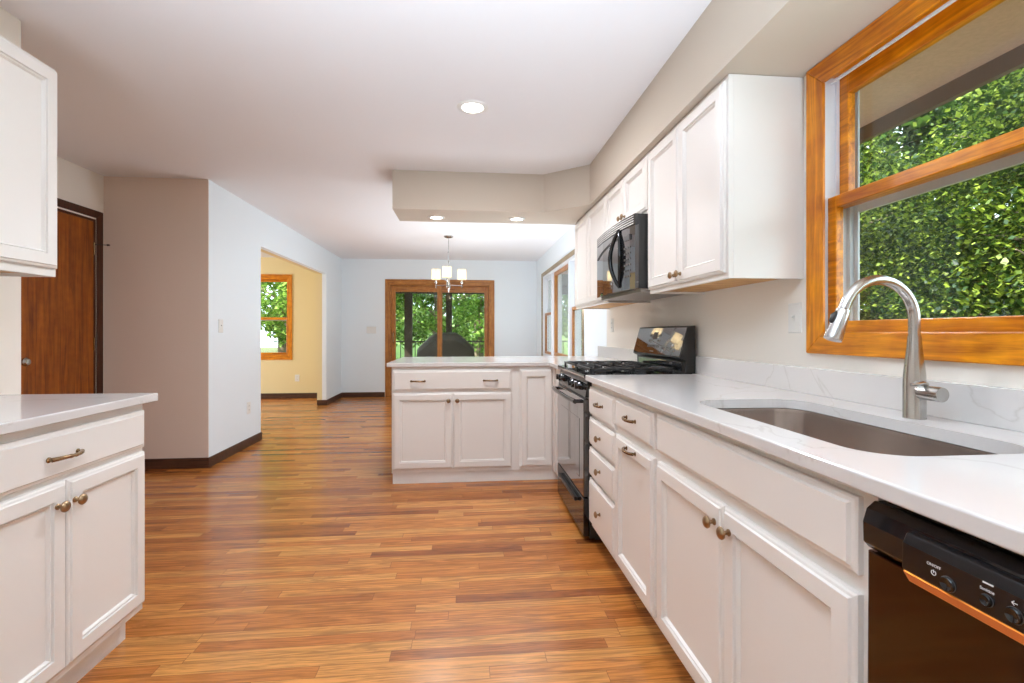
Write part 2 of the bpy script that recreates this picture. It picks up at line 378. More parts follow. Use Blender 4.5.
def rect_frame(x0, x1, z0, z1, y0, y1, s, r=None, b=None):
    r = s if r is None else r; b = r if b is None else b
    return MB().box(x0, x0+s, y0, y1, z0, z1).box(x1-s, x1, y0, y1, z0, z1).box(x0+s, x1-s, y0, y1, z1-r, z1).box(x0+s, x1-s, y0, y1, z0, z0+b)
def double_hung(name, loc, rz, w, h, cw, zmeet, screen=False, storm=True, sashw=.042, rail=.045):
    root = bpy.data.objects.new(name, None); COL.objects.link(root); root.location = loc; root.rotation_euler = (0, 0, rz); root['kind'] = 'structure'
    casing(root, w, h, cw)
    e = cw-.050                                            # jamb opening inset
    rect_frame(e, w-e, e, h-e, 0, .16, .018).build('jamb', 'trimwood_x', root)
    x0, x1, z0, z1 = e+.018, w-e-.018, e+.018, h-e-.018
    m = MB()
    for a, b in ((x0, x0+.006), (x1-.006, x1)):
        m.box(a, b, .012, .118, z0, z1)
        c = (a if a == x0 else a-.008)
        m.box(c, c+.014, .012, .024, z0, z1).box(c, c+.014, .058, .070, z0, z1)
    m.build('jamb_liner', 'vinyl', root)
    rect_frame(x0+.004, x1-.004, z0, zmeet, .026, .056, sashw, .042, rail).build('lower_sash', 'trimwood_x', root, bevel=.003)
    rect_frame(x0+.004, x1-.004, zmeet-.035, z1, .072, .102, sashw, rail, .035).build('upper_sash', 'trimwood_x', root, bevel=.003)
    MB().box(x0+sashw, x1-sashw, .040, .043, z0+rail-.004, zmeet-.038).build('lower_pane', 'glass', root)
    MB().box(x0+sashw, x1-sashw, .086, .089, zmeet-.004, z1-rail+.004).build('upper_pane', 'glass', root)
    MB().box(x0, x1, .000, .012, z0, z0+.016).box(x0, x1, .012, .022, z0, z0+.034).box(x0, x1, .0, .010, z1-.012, z1).build('stop_bead', 'trimwood_x', root, bevel=.002)
    if storm:
        rect_frame(x0, x1, z0, z1, .120, .128, .040, .03, .02).box(x0, x0+.022, .104, .120, z0, z1).box(x1-.022, x1, .104, .120, z0, z1).box(x0, x1, .122, .138, zmeet-.055, zmeet-.02).build('storm_frame', 'storm', root, bevel=.002)
    return root
kw = double_hung('window_1', (XR, KW[1], KW[2]), -pi/2, KW[1]-KW[0], KW[3]-KW[2], .078, 1.637-KW[2], sashw=.046, rail=.073)
# white head seal and the latch keeper on the far jamb
MB().box(.08, KW[1]-KW[0]-.08, .014, .022, KW[3]-KW[2]-.086, KW[3]-KW[2]-.078).build('head_seal', 'vinyl', kw)
double_hung('window_2', (-3.99, YF, .668), 0, .99, 1.479, .085, .735, sashw=.05, rail=.07)
# triple dining window
dw = bpy.data.objects.new('window_3', None); COL.objects.link(dw); dw.location = (XR, DW_[1], DW_[2]); dw.rotation_euler = (0, 0, -pi/2); dw['kind'] = 'structure'
w, h = DW_[1]-DW_[0], DW_[3]-DW_[2]
casing(dw, w, h, .055, mats=('palecasing', 'palecasing'))
rect_frame(.05, w-.05, .05, h-.05, 0, .16, .04).build('jamb', 'vinyl', dw)
d1, d2 = .90, w-.78
MB().box(d1-.03, d1+.03, -.006, .15, .09, h-.09).box(d2-.03, d2+.03, -.006, .15, .09, h-.09).build('mullion', 'vinyl', dw, bevel=.003)
for a, b in ((.09, d1-.03), (d2+.03, w-.09)):
    rect_frame(a, b, .09, .76, .03, .06, .04).build('lower_sash', 'brownwood_z', dw, bevel=.003)
    rect_frame(a, b, .72, h-.09, .07, .10, .04).build('upper_sash', 'vinyl', dw, bevel=.003)
    MB().box(a+.04, b-.04, .043, .046, .13, .72).box(a+.04, b-.04, .083, .086, .76, h-.13).build('pane', 'glass', dw)
rect_frame(d1+.03, d2-.03, .09, h-.09, .03, .08, .05).build('fixed_sash', 'brownwood_z', dw, bevel=.003)
MB().box(d1+.08, d2-.08, .053, .056, .14, h-.14).build('pane', 'glass', dw)
# sliding patio door
pd = bpy.data.objects.new('door_1', None); COL.objects.link(pd); pd.location = (-1.413, YF, 0); pd['kind'] = 'structure'
w = 1.937; h = 2.083
casing(pd, w, h, .09, bottom=False, mats=('brownwood_z', 'brownwood_x'))
m = MB().box(.083, .103, 0, .16, 0, 2.0).box(w-.103, w-.083, 0, .16, 0, 2.0).box(.103, w-.103, 0, .16, 1.975, 2.0).box(.103, w-.103, 0, .16, 0, .03)
m.build('jamb', 'brownwood_x', pd)
for k, (a, b, y) in enumerate(((.103, .985, .03), (.925, w-.103, .085))):
    s1 = .075 if k == 0 else .095
    mz = MB().box(a, a+.074, y, y+.045, .03, 1.975).box(b-.074, b, y, y+.045, .03, 1.975)
    mx = MB().box(a+.074, b-.074, y, y+.045, 1.865, 1.975).box(a+.074, b-.074, y, y+.045, .03, .22)
    p = mz.build('panel_stile', 'brownwood_z', pd, bevel=.003); mx.build('panel_rail', 'brownwood_x', pd, bevel=.003)
    MB().box(a+.07, b-.07, y+.02, y+.025, .2, 1.87).build('panel_glass', 'doorglass', pd)
MB().tube([(.14, .03, .95), (.14, -.012, .97), (.14, -.012, 1.13), (.14, .03, 1.15)], .008, 8).build('handle', 'bronze', pd)
# hall door
hd = bpy.data.objects.new('door_2', None); COL.objects.link(hd); hd.location = (XH, 3.40, 0); hd.rotation_euler = (0, 0, pi/2); hd['kind'] = 'structure'
# local x -> +Y, local -y -> +X (into the room)
casing(hd, .90, 2.13, .058, .016, False, ('darktrim', 'darktrim'))
MB().box(.06, .078, 0, .10, 0, 2.06).box(.822, .84, 0, .10, 0, 2.06).box(.078, .822, 0, .10, 2.042, 2.06).build('jamb', 'darktrim', hd)
MB().box(.079, .821, .003, .040, .01, 2.041).build('door_leaf', 'doorwood', hd, bevel=.002)
for z in (.25, 1.05, 1.82):
    m = MB().box(.80, .835, .004, .012, z-.045, z+.045); m.lathe([(.006, -.05), (.006, .05)], (.822, 0, z), 'z', 10)
    m.build('hinge', 'bronze', hd)
MB().tube([(.822, -.004, 1.855), (.835, -.06, 1.855), (.842, -.085, 1.855)], [.003, .003, .003], 8).lathe([(.008, -.10), (.008, -.085)], (.842, 0, 1.855), 'y', 10).build('door_stop', 'satinblack', hd)
MB().lathe([(.03, 0), (.03, -.006), (.012, -.012), (.012, -.04), (.027, -.05), (.03, -.065), (.02, -.078), (.004, -.08)], (.152, .012, .945), 'y', 16).build('door_handle', 'steel', hd)

# ------------------------------------------------------------------ cabinets (local: width +x, front -y, depth +y)
def loops(x0, x1, z0, z1, prof, y):
    """prof = [(inset, forward)] outer to centre; last loop capped"""
    vs = []; fs = []
    for ins, fw in prof:
        vs += [(x0+ins, y-fw, z0+ins), (x1-ins, y-fw, z0+ins), (x1-ins, y-fw, z1-ins), (x0+ins, y-fw, z1-ins)]
    n = len(prof)
    for j in range(n-1):
        for k in range(4): fs.append((j*4+k, j*4+(k+1) % 4, (j+1)*4+(k+1) % 4, (j+1)*4+k))
    fs.append((0, 3, 2, 1)); fs.append(tuple((n-1)*4+k for k in range(4)))
    return MB().add(vs, fs)
DOORP = [(0, 0), (0, .011), (.004, .014), (.009, .015), (.012, .020), (.050, .020), (.0515, .0125), (.0540, .0120), (.0555, .0150), (.058, .0145), (.063, .006)]
DRAWP = [(0, 0), (0, .010), (.004, .013), (.011, .014), (.015, .020)]
def knob(parent, x, z, y=-.02):
    return MB().lathe([(.009, 0), (.009, -.003), (.0055, -.006), (.005, -.013), (.008, -.016), (.0155, -.019), (.0165, -.023), (.014, -.027), (.008, -.030), (.001, -.031)],
                      (x, y, z), 'y', 18).build('knob', 'nickel', parent)
def pull(parent, x, z, y=-.02, L=.100, mat='bronze'):
    m = MB(); n = 12; pts = []; rs = []
    for k in range(n+1):
        t = k/n; pts.append((x+(t-.5)*L*1.04, y-.010-.018*sin(pi*t)**.7, z+.001*sin(2*pi*t))); rs.append(.0050+.0018*abs(2*t-1)+(.0012 if k in (5, 7) else 0))
    m.tube(pts, rs, 10)
    for sx in (-1, 1):
        m.lathe([(.0085, 0), (.0085, -.002), (.005, -.004), (.0048, -.012), (.006, -.016), (.002, -.018)], (x+sx*L/2, y, z), 'y', 12)
    return m.build('pull', mat, parent)
def door(parent, x0, x1, z0, z1, y=0, name='door'):
    return loops(x0, x1, z0, z1, DOORP, y).build(name, 'cab', parent)
def drawer(parent, x0, x1, z0, z1, y=0, name='drawer'):
    return loops(x0, x1, z0, z1, DRAWP, y).build(name, 'cab', parent)
def base_body(root, w, depth, toe=.075, toe_h=.10, top=.884):
    MB().box(0, w, 0, depth, toe_h, top).build('carcass', 'cab', root, bevel=.0015)
    MB().box(0, w, toe, depth-.02, 0, toe_h).build('toe_kick', 'cab', root)
XF = .682   # face-frame plane of the right-hand run
dpt = XR-XF
# four-drawer stack
c = thing('drawer_cabinet', (XF, 2.566, 0), -pi/2, 'narrow white base cabinet with four stacked drawers beside the black range', 'cabinet')
base_body(c, .452, dpt)
for z0, z1, kind in ((.705, .852, 'p'), (.545, .690, 'k'), (.378, .530, 'k'), (.125, .363, 'k')):
    d = drawer(c, .003, .443, z0, z1)
    (pull(d, .229, (z0+z1)/2+.005, L=.09) if kind == 'p' else knob(d, .229, (z0+z1)/2))
c = thing('pullout_cabinet', (XF, 2.114, 0), -pi/2, 'white base cabinet with one drawer above one door, a pull handle on each', 'cabinet')
base_body(c, .460, dpt)
d = drawer(c, .012, .440, .727, .855); pull(d, .226, .795)
d = door(c, .012, .440, .125, .694); pull(d, .226, .668)
c = thing('sink_cabinet', (XF, 1.654, 0), -pi/2, 'wide white base cabinet under the steel sink with a blank panel over two doors', 'cabinet')
base_body(c, .914, dpt, top=.64); MB().box(0, .914, 0, .02, .64, .884).box(0, .018, .02, dpt, .64, .884).box(.896, .914, .02, dpt, .64, .884).build('face_frame', 'cab', c)
drawer(c, .018, .884, .728, .862, name='false_drawer_front')
d = door(c, .018, .454, .125, .694); knob(d, .420, .640)
d = door(c, .458, .884, .125, .694); knob(d, .492, .640)
# dishwasher
c = thing('dishwasher', (XF, .738, 0), -pi/2, 'black glossy dishwasher with push buttons under the white countertop', 'dishwasher')
MB().box(.004, .604, .012, dpt-.03, .09, .872).build('tub', 'satinblack', c)
MB().box(.01, .598, .06, .5, 0, .09).build('toe_kick', 'satinblack', c)
MB().extr([(.012, .10), (-.016, .10), (-.020, .13), (-.022, .45), (-.020, .788), (.012, .788)], 0, -.002, .604).build('door', 'blackfloortint', c, bevel=.003)
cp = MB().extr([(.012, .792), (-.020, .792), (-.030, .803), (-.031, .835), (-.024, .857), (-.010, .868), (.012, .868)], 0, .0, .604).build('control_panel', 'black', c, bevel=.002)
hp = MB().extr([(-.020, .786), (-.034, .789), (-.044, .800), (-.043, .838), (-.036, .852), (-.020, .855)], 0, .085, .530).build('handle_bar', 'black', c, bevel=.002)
MB().extr([(-.018, .779), (-.034, .781), (-.044, .797), (-.042, .799), (-.032, .787), (-.018, .786)], 0, .088, .527).build('handle_lip', plain('lip_floor_reflection', rgb(246, 150, 60), .3, .8), hp)  # orange reflection of the floor painted onto the lip
def button(x, z, r, nm='button'):
    b = MB().lathe([(r, 0), (r, -.003), (r*.9, -.0045), (r*.8, -.0045), (r*.6, -.003), (.0005, -.0025)], (x, -.043, z), 'y', 24).build(nm, 'black', hp); MB().lathe([(r*1.1, .0005), (r*1.1, -.0012), (r*1.02, -.0014), (r*1.02, .0005)], (x, -.043, z), 'y', 28).build('button_ring', 'greydark', hp); return b
button(.154, .811, .0095); button(.202, .816, .0070); button(.232, .815, .0090); button(.30, .811, .0075); button(.36, .811, .0075)
def text(body, x, z, size, parent, y, mat='print', name='lettering', ry=0):
    cu = bpy.data.curves.new(name, 'FONT'); cu.body = body; cu.size = size; cu.extrude = .0002; cu.align_x = 'CENTER'; cu.align_y = 'CENTER'
    cu.materials.append(MT[mat]); o = bpy.data.objects.new(name, cu); COL.objects.link(o); o.parent = parent
    o.location = (x, y, z); o.rotation_euler = (pi/2, ry, 0)
    me = bpy.data.meshes.new_from_object(o.evaluated_get(bpy.context.evaluated_depsgraph_get())); q = bpy.data.objects.new(name, me); COL.objects.link(q)
    q.parent = parent; q.location = o.location; q.rotation_euler = o.rotation_euler; bpy.data.objects.remove(o); return q
text('ON/OFF', .134, .826, .0055, hp, -.0436)
text('Sanitize', .202, .8285, .0055, hp, -.0436)
MB().box(.197, .209, -.0440, -.0430, .8360, .8378).build('indicator_mark', 'print', hp)
text('\u2190', .232, .8290, .009, hp, -.0436)
m = MB()
pts = [(.134+.0032*cos(R(a)), -.0438, .8165+.0032*sin(R(a))) for a in range(120, 421, 20)]
m.tube(pts, .0005, 6).tube([(.134, -.0438, .8165), (.134, -.0438, .8205)], .0005, 6).build('power_symbol', 'print', hp)

# range
c = thing('gas_range', (.655, 3.338, 0), -pi/2, 'black gas range with oven door, four burners and a tall back panel', 'range')
rw = .757; rd = XR-.655-.01
MB().box(0, rw, .02, rd-.03, .02, .895).box(.03, rw-.03, .06, rd-.05, 0, .02).build('body', 'satinblack', c, bevel=.002)
MB().box(-.0, rw, -.012, rd-.03, .895, .915).build('cooktop', 'black', c, bevel=.004, segs=3)
MB().box(.0, rw, -.0135, -.010, .897, .905).build('cooktop_edge', 'steel', c)
kp = MB().extr([(.02, .79), (-.006, .79), (.010, .893), (.02, .893)], 0, 0, rw).build('control_panel', 'black', c, bevel=.003)
for x in (.085, .165, .46, .55, .64):
    k = MB().lathe([(.024, .002), (.024, -.008), (.019, -.014), (.017, -.030), (.012, -.033), (.0005, -.033)], (x, 0, .842), 'y', 20)
    k.box(x-.004, x+.004, -.038, -.012, .824, .860); k.build('knob', 'black', kp)
MB().box(0, rw, -.004, .004, .780, .787).build('panel_seam', 'satinblack', kp)
od = MB().box(.006, rw-.006, -.014, .02, .245, .780).build('oven_door', 'blackglass', c, bevel=.005, segs=3)
loops(.10, rw-.10, .33, .66, [(0, 0), (0, .001), (.004, .0015)], -.014).build('oven_window', 'blackglass', od)
m = MB().tube([(.05, -.050, .762), (.2, -.062, .762), (rw-.2, -.062, .762), (rw-.05, -.050, .762)], .013, 12)
for x in (.06, rw-.06): m.tube([(x, -.010, .762), (x, -.050, .762)], .011, 10)
m.build('handle', 'black', od)
wd = MB().box(.006, rw-.006, -.014, .02, .03, .237).build('storage_drawer', 'black', c, bevel=.005, segs=3)
MB().extr([(-.014, .20), (-.034, .205), (-.036, .188), (-.028, .180), (-.014, .185)], 0, .14, rw-.14).build('drawer_grip', 'satinblack', wd)
bgd = MB().extr([(rd-.075, .915), (rd-.075, .985), (rd-.105, 1.0), (rd-.055, 1.178), (rd-.015, 1.183), (rd-.015, .915)], 0, 0, rw-.0).build('back_panel', 'satinblack', c, bevel=.004)
def slope_y(z): return rd-.105+(z-1.0)/.178*.05
m = MB(); e = .003
m.add([(.01, slope_y(1.01)-e, 1.01), (rw-.01, slope_y(1.01)-e, 1.01), (rw-.01, slope_y(1.172)-e, 1.172), (.01, slope_y(1.172)-e, 1.172),
       (.01, slope_y(1.01), 1.01), (rw-.01, slope_y(1.01), 1.01), (rw-.01, slope_y(1.172), 1.172), (.01, slope_y(1.172), 1.172)],
      [(0, 1, 2, 3), (7, 6, 5, 4), (0, 4, 5, 1), (1, 5, 6, 2), (2, 6, 7, 3), (3, 7, 4, 0)])
gp = m.build('glass_face', 'blackglass', bgd)
def on_slope(x0, x1, z0, z1, nm, mat, par):
    q = e+.0015; m = MB()
    m.add([(x, slope_y(z)-(q if k else e), z) for k in (1, 0) for x, z in ((x0, z0), (x1, z0), (x1, z1), (x0, z1))],
          [(0, 1, 2, 3), (7, 6, 5, 4), (0, 4, 5, 1), (1, 5, 6, 2), (2, 6, 7, 3), (3, 7, 4, 0)]); return m.build(nm, mat, par)
on_slope(.30, .37, 1.10, 1.145, 'display', 'greydark', gp)
for ix in range(2):
    for iz in range(3):
        for bx in (.245, .385): on_slope(bx+ix*.024, bx+ix*.024+.016, 1.05+iz*.034, 1.05+iz*.034+.014, 'button', 'grey', gp)
for bx in (.30, .325, .35): on_slope(bx, bx+.016, 1.05, 1.066, 'button', 'grey', gp)
on_slope(.305, .365, 1.022, 1.028, 'indicator_mark', 'grey', gp)
MB().box(.04, rw-.04, rd-.079, rd-.073, .925, .975).build('lower_glass_strip', 'blackglass', bgd, bevel=.002)
for bx in (.19, .567):
    for by in (.15, .40):
        m = MB().lathe([(.055, .915), (.055, .919), (.045, .921), (.042, .93), (.03, .934), (.0005, .934)], (bx, by, 0), 'z', 24)
        m.build('burner', 'iron', c)
for g0 in (.03, rw/2+.008):
    g1 = g0+rw/2-.04; m = MB(); zt = .945
    def bar(x0, x1, y0, y1, z0=zt-.012, z1=zt): m.box(x0, x1, y0, y1, z0, z1)
    bar(g0, g1, .03, .042); bar(g0, g1, .505, .517); bar(g0, g0+.012, .042, .505); bar(g1-.012, g1, .042, .505); bar(g0, g1, .268, .280)
    mx_ = (g0+g1)/2
    for by in (.152, .392):
        bar(mx_-.004, mx_+.004, by-.11, by-.03); bar(mx_-.004, mx_+.004, by+.03, by+.11)
        bar(g0+.01, mx_-.03, by-.004, by+.004); bar(mx_+.03, g1-.01, by-.004, by+.004)
        for sx in (-1, 1):
            for sy in (-1, 1):
                m.tube([(mx_+sx*.028, by+sy*.028, zt-.006), (mx_+sx*.10, by+sy*.085, zt-.002), (mx_+sx*.155, by+sy*.108, zt-.010)], .0048, 6)
    for x in (g0+.006, g1-.006):
        for y in (.036, .274, .511): m.box(x-.006, x+.006, y-.006, y+.006, .915, zt)
    m.build('grate', 'iron', c)

# microwave
c = thing('microwave', (.915, 3.30, 0), -pi/2, 'black microwave oven with curved handle hung below the short wall cabinet', 'microwave')
mw = .757; zb, zt = 1.372, 1.79; md = XR-.915-.006
MB().box(0, mw, .02, md, zb+.012, zt).build('body', 'satinblack', c, bevel=.003)
MB().box(.0, mw, .03, md-.02, zb-.006, zb+.0115).build('underside_tray', 'tray', c, bevel=.002)
md_ = MB().extr([(0, .02), (.018*0+.0, 0), (.2, -.018), (.42, -.024), (.585, -.018), (.585, .02)], 2, zb+.012, zt-.062).build('door', 'blackglass', c)
cpn = MB().extr([(.589, .02), (.589, -.018), (.70, -.010), (mw, 0), (mw, .02)], 2, zb+.012, zt-.062).build('control_panel', 'blackglass', c)
vg = MB().extr([(0, .02), (0, 0), (.2, -.016), (.42, -.022), (.6, -.016), (mw, 0), (mw, .02)], 2, zt-.058, zt).build('vent_grille', 'black', c)
for k in range(4):
    z = zt-.052+k*.013
    MB().extr([(.02, .018), (.02, -.004), (.2, -.019), (.42, -.025), (.6, -.019), (mw-.02, -.003), (mw-.02, .018)], 2, z, z+.005).build('slat', 'slat', vg)
# curved window outline
pts = [(.03+.5*t, -.0, zb+.27+.05*sin(pi*(t*.5))) for t in [k/12 for k in range(13)]]
def fy(x): return -(.018*x/.2 if x < .2 else .018+.006*(x-.2)/.22 if x < .42 else .024-.006*(x-.42)/.165)
MB().tube([(p[0], fy(p[0])-.001, p[2]) for p in pts], .006, 8).build('window_trim', 'satinblack', md_)
# lens-shaped handle: two opposed bows
m = MB()
for sgn, x0 in ((-1, .535), (1, .575)):
    q = []; rr = []
    for k in range(17):
        t = k/16; q.append(((.548-.052*sin(pi*t)) if sgn < 0 else (.548+.040*sin(pi*t)), -.020-(.040 if sgn < 0 else .012)*sin(pi*t)**.8, zb+.035+t*.335)); rr.append(.010+.003*sin(pi*t))
    m.tube(q, rr if sgn < 0 else [r*.8 for r in rr], 10)
for t in (.02, .98): m.tube([(.548, -.012, zb+.035+t*.335), (.548, -.026, zb+.035+t*.335)], .011, 10)
m.build('handle', 'black', md_)
for ix in range(3):
    for iz in range(6):
        MB().box(.625+ix*.032, .645+ix*.032, -.0185+ix*.0035, -.010, zb+.08+iz*.032, zb+.09+iz*.032).build('button', 'grey', cpn)
MB().box(.625, .71, -.0175, -.010, zb+.285, zb+.315).build('display', 'greydark', cpn)

# wall cabinets on the right
def wall_cab(name, yfar, w, z0, z1, depth, splits, label, knobs, xface=None, extra=None, group=None):
    c = thing(name, (XR-depth, yfar, 0), -pi/2, label, 'cabinet', group)
    MB().box(0, w, 0, .018, z0, z1).box(0, .016, .018, depth, z0, z1).box(w-.016, w, .018, depth, z0, z1).box(.016, w-.016, .018, depth, z0+.022, z1).build('carcass', 'cab', c, bevel=.0015)
    MB().box(.016, w-.016, .018, depth-.01, z0+.012, z0+.0215).build('underside_panel', 'palewood', c)
    for (a, b), kx in zip(splits, knobs):
        d = door(c, a, b, z0+.022, z1-.022)
        if kx is not None: knob(d, kx, z0+.06)
    return c
wall_cab('wall_cabinet', 2.535, .785, 1.352, zs-.002, .305, [(.010, .381), (.385, .770)],
         'large white two-door wall cabinet nearest the kitchen window', [.350, .416])
wall_cab('wall_cabinet', 3.305, .766, 1.795, zs-.002, .305, [(.012, .381), (.385, .754)],
         'short white two-door wall cabinet above the black microwave', [.350, .416])
wall_cab('wall_cabinet', 4.285, .975, 1.352, zs-.002, .305, [(.012, .463), (.467, .963)],
         'white two-door wall cabinet on the far side of the microwave', [None, None])

# peninsula (front towards the camera)
c = thing('peninsula_cabinet', (-.551, 3.710, 0), 0, 'white peninsula base cabinet with one wide drawer over two doors', 'cabinet')
MB().box(0, .963, 0, .62, .082, .884).build('carcass', 'cab', c, bevel=.0015)
MB().box(.006, .963, .010, .62, 0, .082).build('toe_kick', 'cab', c)
d = drawer(c, .010, .905, .703, .858); pull(d, .196, .777); pull(d, .742, .777)
d = door(c, .010, .456, .112, .684); knob(d, .425, .628)
d = door(c, .460, .905, .112, .684); knob(d, .491, .628)
c = thing('corner_cabinet', (.4125, 3.710, 0), 0, 'narrow white corner base cabinet with one tall door beside the range', 'cabinet')
MB().box(0, .885, 0, .62, .082, .884).box(.2695, .885, -.362, 0, .082, .884).build('carcass', 'cab', c, bevel=.0015)
MB().box(0, .885, .010, .62, 0, .082).box(.30, .885, -.362, .010, 0, .082).build('toe_kick', 'cab', c)
door(c, .005, .256, .112, .858)
MB().box(.258, .2694, -.10, .0, .082, .884).build('corner_stile', 'cab', c, bevel=.003)
# left run (front towards +x)
c = thing('base_cabinet', (-1.205, 1.203, 0), pi/2, 'white base cabinet with a drawer over two doors under the left countertop', 'cabinet')
base_body(c, .736, 1.84-1.205-.003, .060, .11)
d = drawer(c, .020, .728, .718, .855); pull(d, .352, .780, L=.105)
d = door(c, .020, .370, .140, .702); knob(d, .330, .636)
d = door(c, .373, .728, .140, .702); knob(d, .394, .636)
c = thing('wall_cabinet', (-1.536, 1.215, 0), pi/2, 'white wall cabinet with framed doors above the left countertop', 'cabinet')
w = .765; z0 = 1.353; z1 = 2.132; dl = 1.84-1.536-.001
MB().box(0, w, 0, .018, z0, z1).box(0, .016, .018, dl, z0, z1).box(w-.016, w, .018, dl, z0, z1).box(.016, w-.016, .018, dl, z0+.022, z1).build('carcass', 'cab', c, bevel=.0015)
MB().box(.016, w-.016, .018, dl-.01, z0+.012, z0+.0215).build('underside_panel', 'palewood', c)
door(c, .010, .395, z0+.03, z1-.012); door(c, .399, .757, z0+.03, z1-.012)

# ------------------------------------------------------------------ countertops, sink, faucet
ct = MB().box(.647, XR, .10, 2.572, .884, .914).build('countertop', 'quartz', bevel=.004, segs=3)
tag(ct, 'long white quartz countertop around the steel sink', 'countertop')
sk = rounded(.760, 1.138, .825, 1.585, .095, 10)
cut(ct, MB().prism(sk, .87, .93))
MB().box(XR-.02, XR, .10, 2.63, .914, 1.012).build('backsplash', 'quartz', ct, bevel=.002)
ct2 = MB().prism([(-.585, 3.684), (.643, 3.684), (.643, 3.345), (XR, 3.345), (XR, 4.608), (-.585, 4.608)], .884, .914).build('countertop', 'quartz', bevel=.004, segs=3)
tag(ct2, 'white quartz peninsula countertop reflecting the patio door', 'countertop')
MB().box(XR-.02, XR, 3.36, 4.60, .914, 1.012).build('backsplash', 'quartz', ct2, bevel=.002)
ct3 = MB().box(XK, -1.168, 1.0, 1.972, .884, .914).build('countertop', 'quartz', bevel=.004, segs=3)
tag(ct3, 'short white quartz countertop on the left base cabinet', 'countertop')
# sink bowl: loops of rounded rectangles
s_ = []; 
def sl(ins, z, r): return [(x, y, z) for x, y in rounded(.760+ins, 1.138-ins, .825+ins, 1.585-ins, r, 10)]
lv = [sl(-.008, .883, .10), sl(-.004, .881, .097), sl(-.003, .87, .097), sl(.004, .74, .09), sl(.014, .715, .08), sl(.04, .702, .06), sl(.14, .698, .03)]
n = len(lv[0]); vs = [p for L in lv for p in L]; fs = [(j*n+k, j*n+(k+1) % n, (j+1)*n+(k+1) % n, (j+1)*n+k) for j in range(len(lv)-1) for k in range(n)]
fs.append(tuple((len(lv)-1)*n+k for k in range(n)))
sk_o = MB().add(vs, fs, True).build('sink', 'sinksteel')
tag(sk_o, 'undermount stainless steel sink bowl below the faucet', 'sink')
sm_ = sk_o.modifiers.new('sheet', 'SOLIDIFY'); sm_.thickness = .0015; sm_.offset = -1
MB().lathe([(.045, .6995), (.045, .702), (.036, .703), (.030, .6995), (.001, .6995)], (.95, 1.18, 0), 'z', 24).build('drain', 'steel', sk_o)
c = thing('faucet', (1.207, 1.196, .914), 0, 'brushed steel gooseneck faucet with pull-down head over the sink', 'faucet')
MB().lathe([(.026, 0), (.026, .002), (.0255, .004), (.0255, .085), (.0245, .12), (.0215, .15), (.0175, .185), (.0155, .215), (.0150, .222)], (0, 0, 0), 'z', 32).build('body', 'steel', c)
pts = []; Rr = .104; zc = .266
for k in range(4): pts.append((0, 0, .222+(zc-.222)*k/4))
for k in range(25):
    a = pi*k/24*0.88; pts.append((-Rr+Rr*cos(a), 0, zc+Rr*1.02*sin(a)))
a = pi*.88; tx, tz = -sin(a), cos(a); lx, _, lz = pts[-1]
pts.append((lx+tx*.012, 0, lz+tz*.012))
MB().tube([p for p in pts], .0138, 20).build('spout', 'steel', c)
hx, hz = lx+tx*.012, lz+tz*.012
def hp_(t): return (hx+tx*t-.0*t, 0, hz+tz*t)
hd_ = MB().tube([hp_(0), hp_(.002), hp_(.006), hp_(.03), hp_(.080), hp_(.088)], [.0138, .0160, .0170, .0185, .0222, .0216], 24).build('spray_head', 'steel', c)
MB().tube([(hx-.0185, 0, hz-.008), (hx-.030, 0, hz-.018), (hx-.034, 0, hz-.032), (hx-.030, 0, hz-.042)], [.004, .0075, .007, .003], 10).build('spray_button', 'satinblack', hd_)
m = MB().lathe([(.013, -.02), (.0195, -.022), (.0195, -.074), (.0185, -.078), (.0005, -.0782)], (0, 0, .072), 'y', 24)
m.tube([(.0, -.035, .094), (-.012, -.038, .098), (-.045, -.035, .094)], [.006, .0055, .0045], 10)
m.build('lever_handle', 'steel', c)

# ------------------------------------------------------------------ lights of the room
def can(x, y, z, label, power, col=(.92, .94, 1), k=1.0):
    c = thing('recessed_light', (x, y, z), 0, label, 'light', 'recessed ceiling lights')
    MB().lathe([(.088*k, 0), (.088*k, -.003), (.080*k, -.007), (.064*k, -.008), (.060*k, -.004), (.060*k, 0)], (0, 0, 0), 'z', 32).build('trim_ring', 'whiteplastic', c)
    MB().lathe([(.060*k, -.002), (.058*k, -.005), (.0005, -.005)], (0, 0, 0), 'z', 32).build('lens', 'canlens', c)
    d = bpy.data.lights.new('can_lamp', 'AREA'); d.shape = 'DISK'; d.size = .11; d.energy = power; d.color = col
    o = bpy.data.objects.new('can_lamp', d); COL.objects.link(o); o.location = (x, y, z-.012)
    return c
can(.041, 2.79, H, 'round recessed light in the main kitchen ceiling', 16)
can(-.246, 4.184, zs, 'left recessed light under the dropped soffit over the peninsula', 4.5, k=.8)
can(.445, 4.173, zs, 'right recessed light under the dropped soffit over the peninsula', 2.6, k=.8)
c = thing('chandelier', (-.225, 6.57, H), 0, 'nickel chandelier with three lit drum shades hanging before the patio door', 'chandelier')
MB().lathe([(.062, 0), (.062, -.012), (.045, -.022), (.012, -.028), (.006, -.034)], (0, 0, 0), 'z', 24).build('canopy', 'nickelb' if 'nickelb' in MT else 'steel', c)
m = MB().tube([(0, 0, -.03), (0, 0, -.56)], .005, 8)
for z in (-.22, -.34, -.44): m.lathe([(.004, z-.012), (.010, z-.008), (.010, z+.008), (.004, z+.012)], (0, 0, 0), 'z', 10)
m.build('rod', 'steel', c)
MB().lathe([(.008, -.54), (.016, -.555), (.014, -.62), (.024, -.64), (.020, -.67), (.034, -.685), (.030, -.70), (.014, -.72), (.018, -.735), (.006, -.755), (.001, -.76)], (0, 0, 0), 'z', 20).build('hub', 'steel', c)
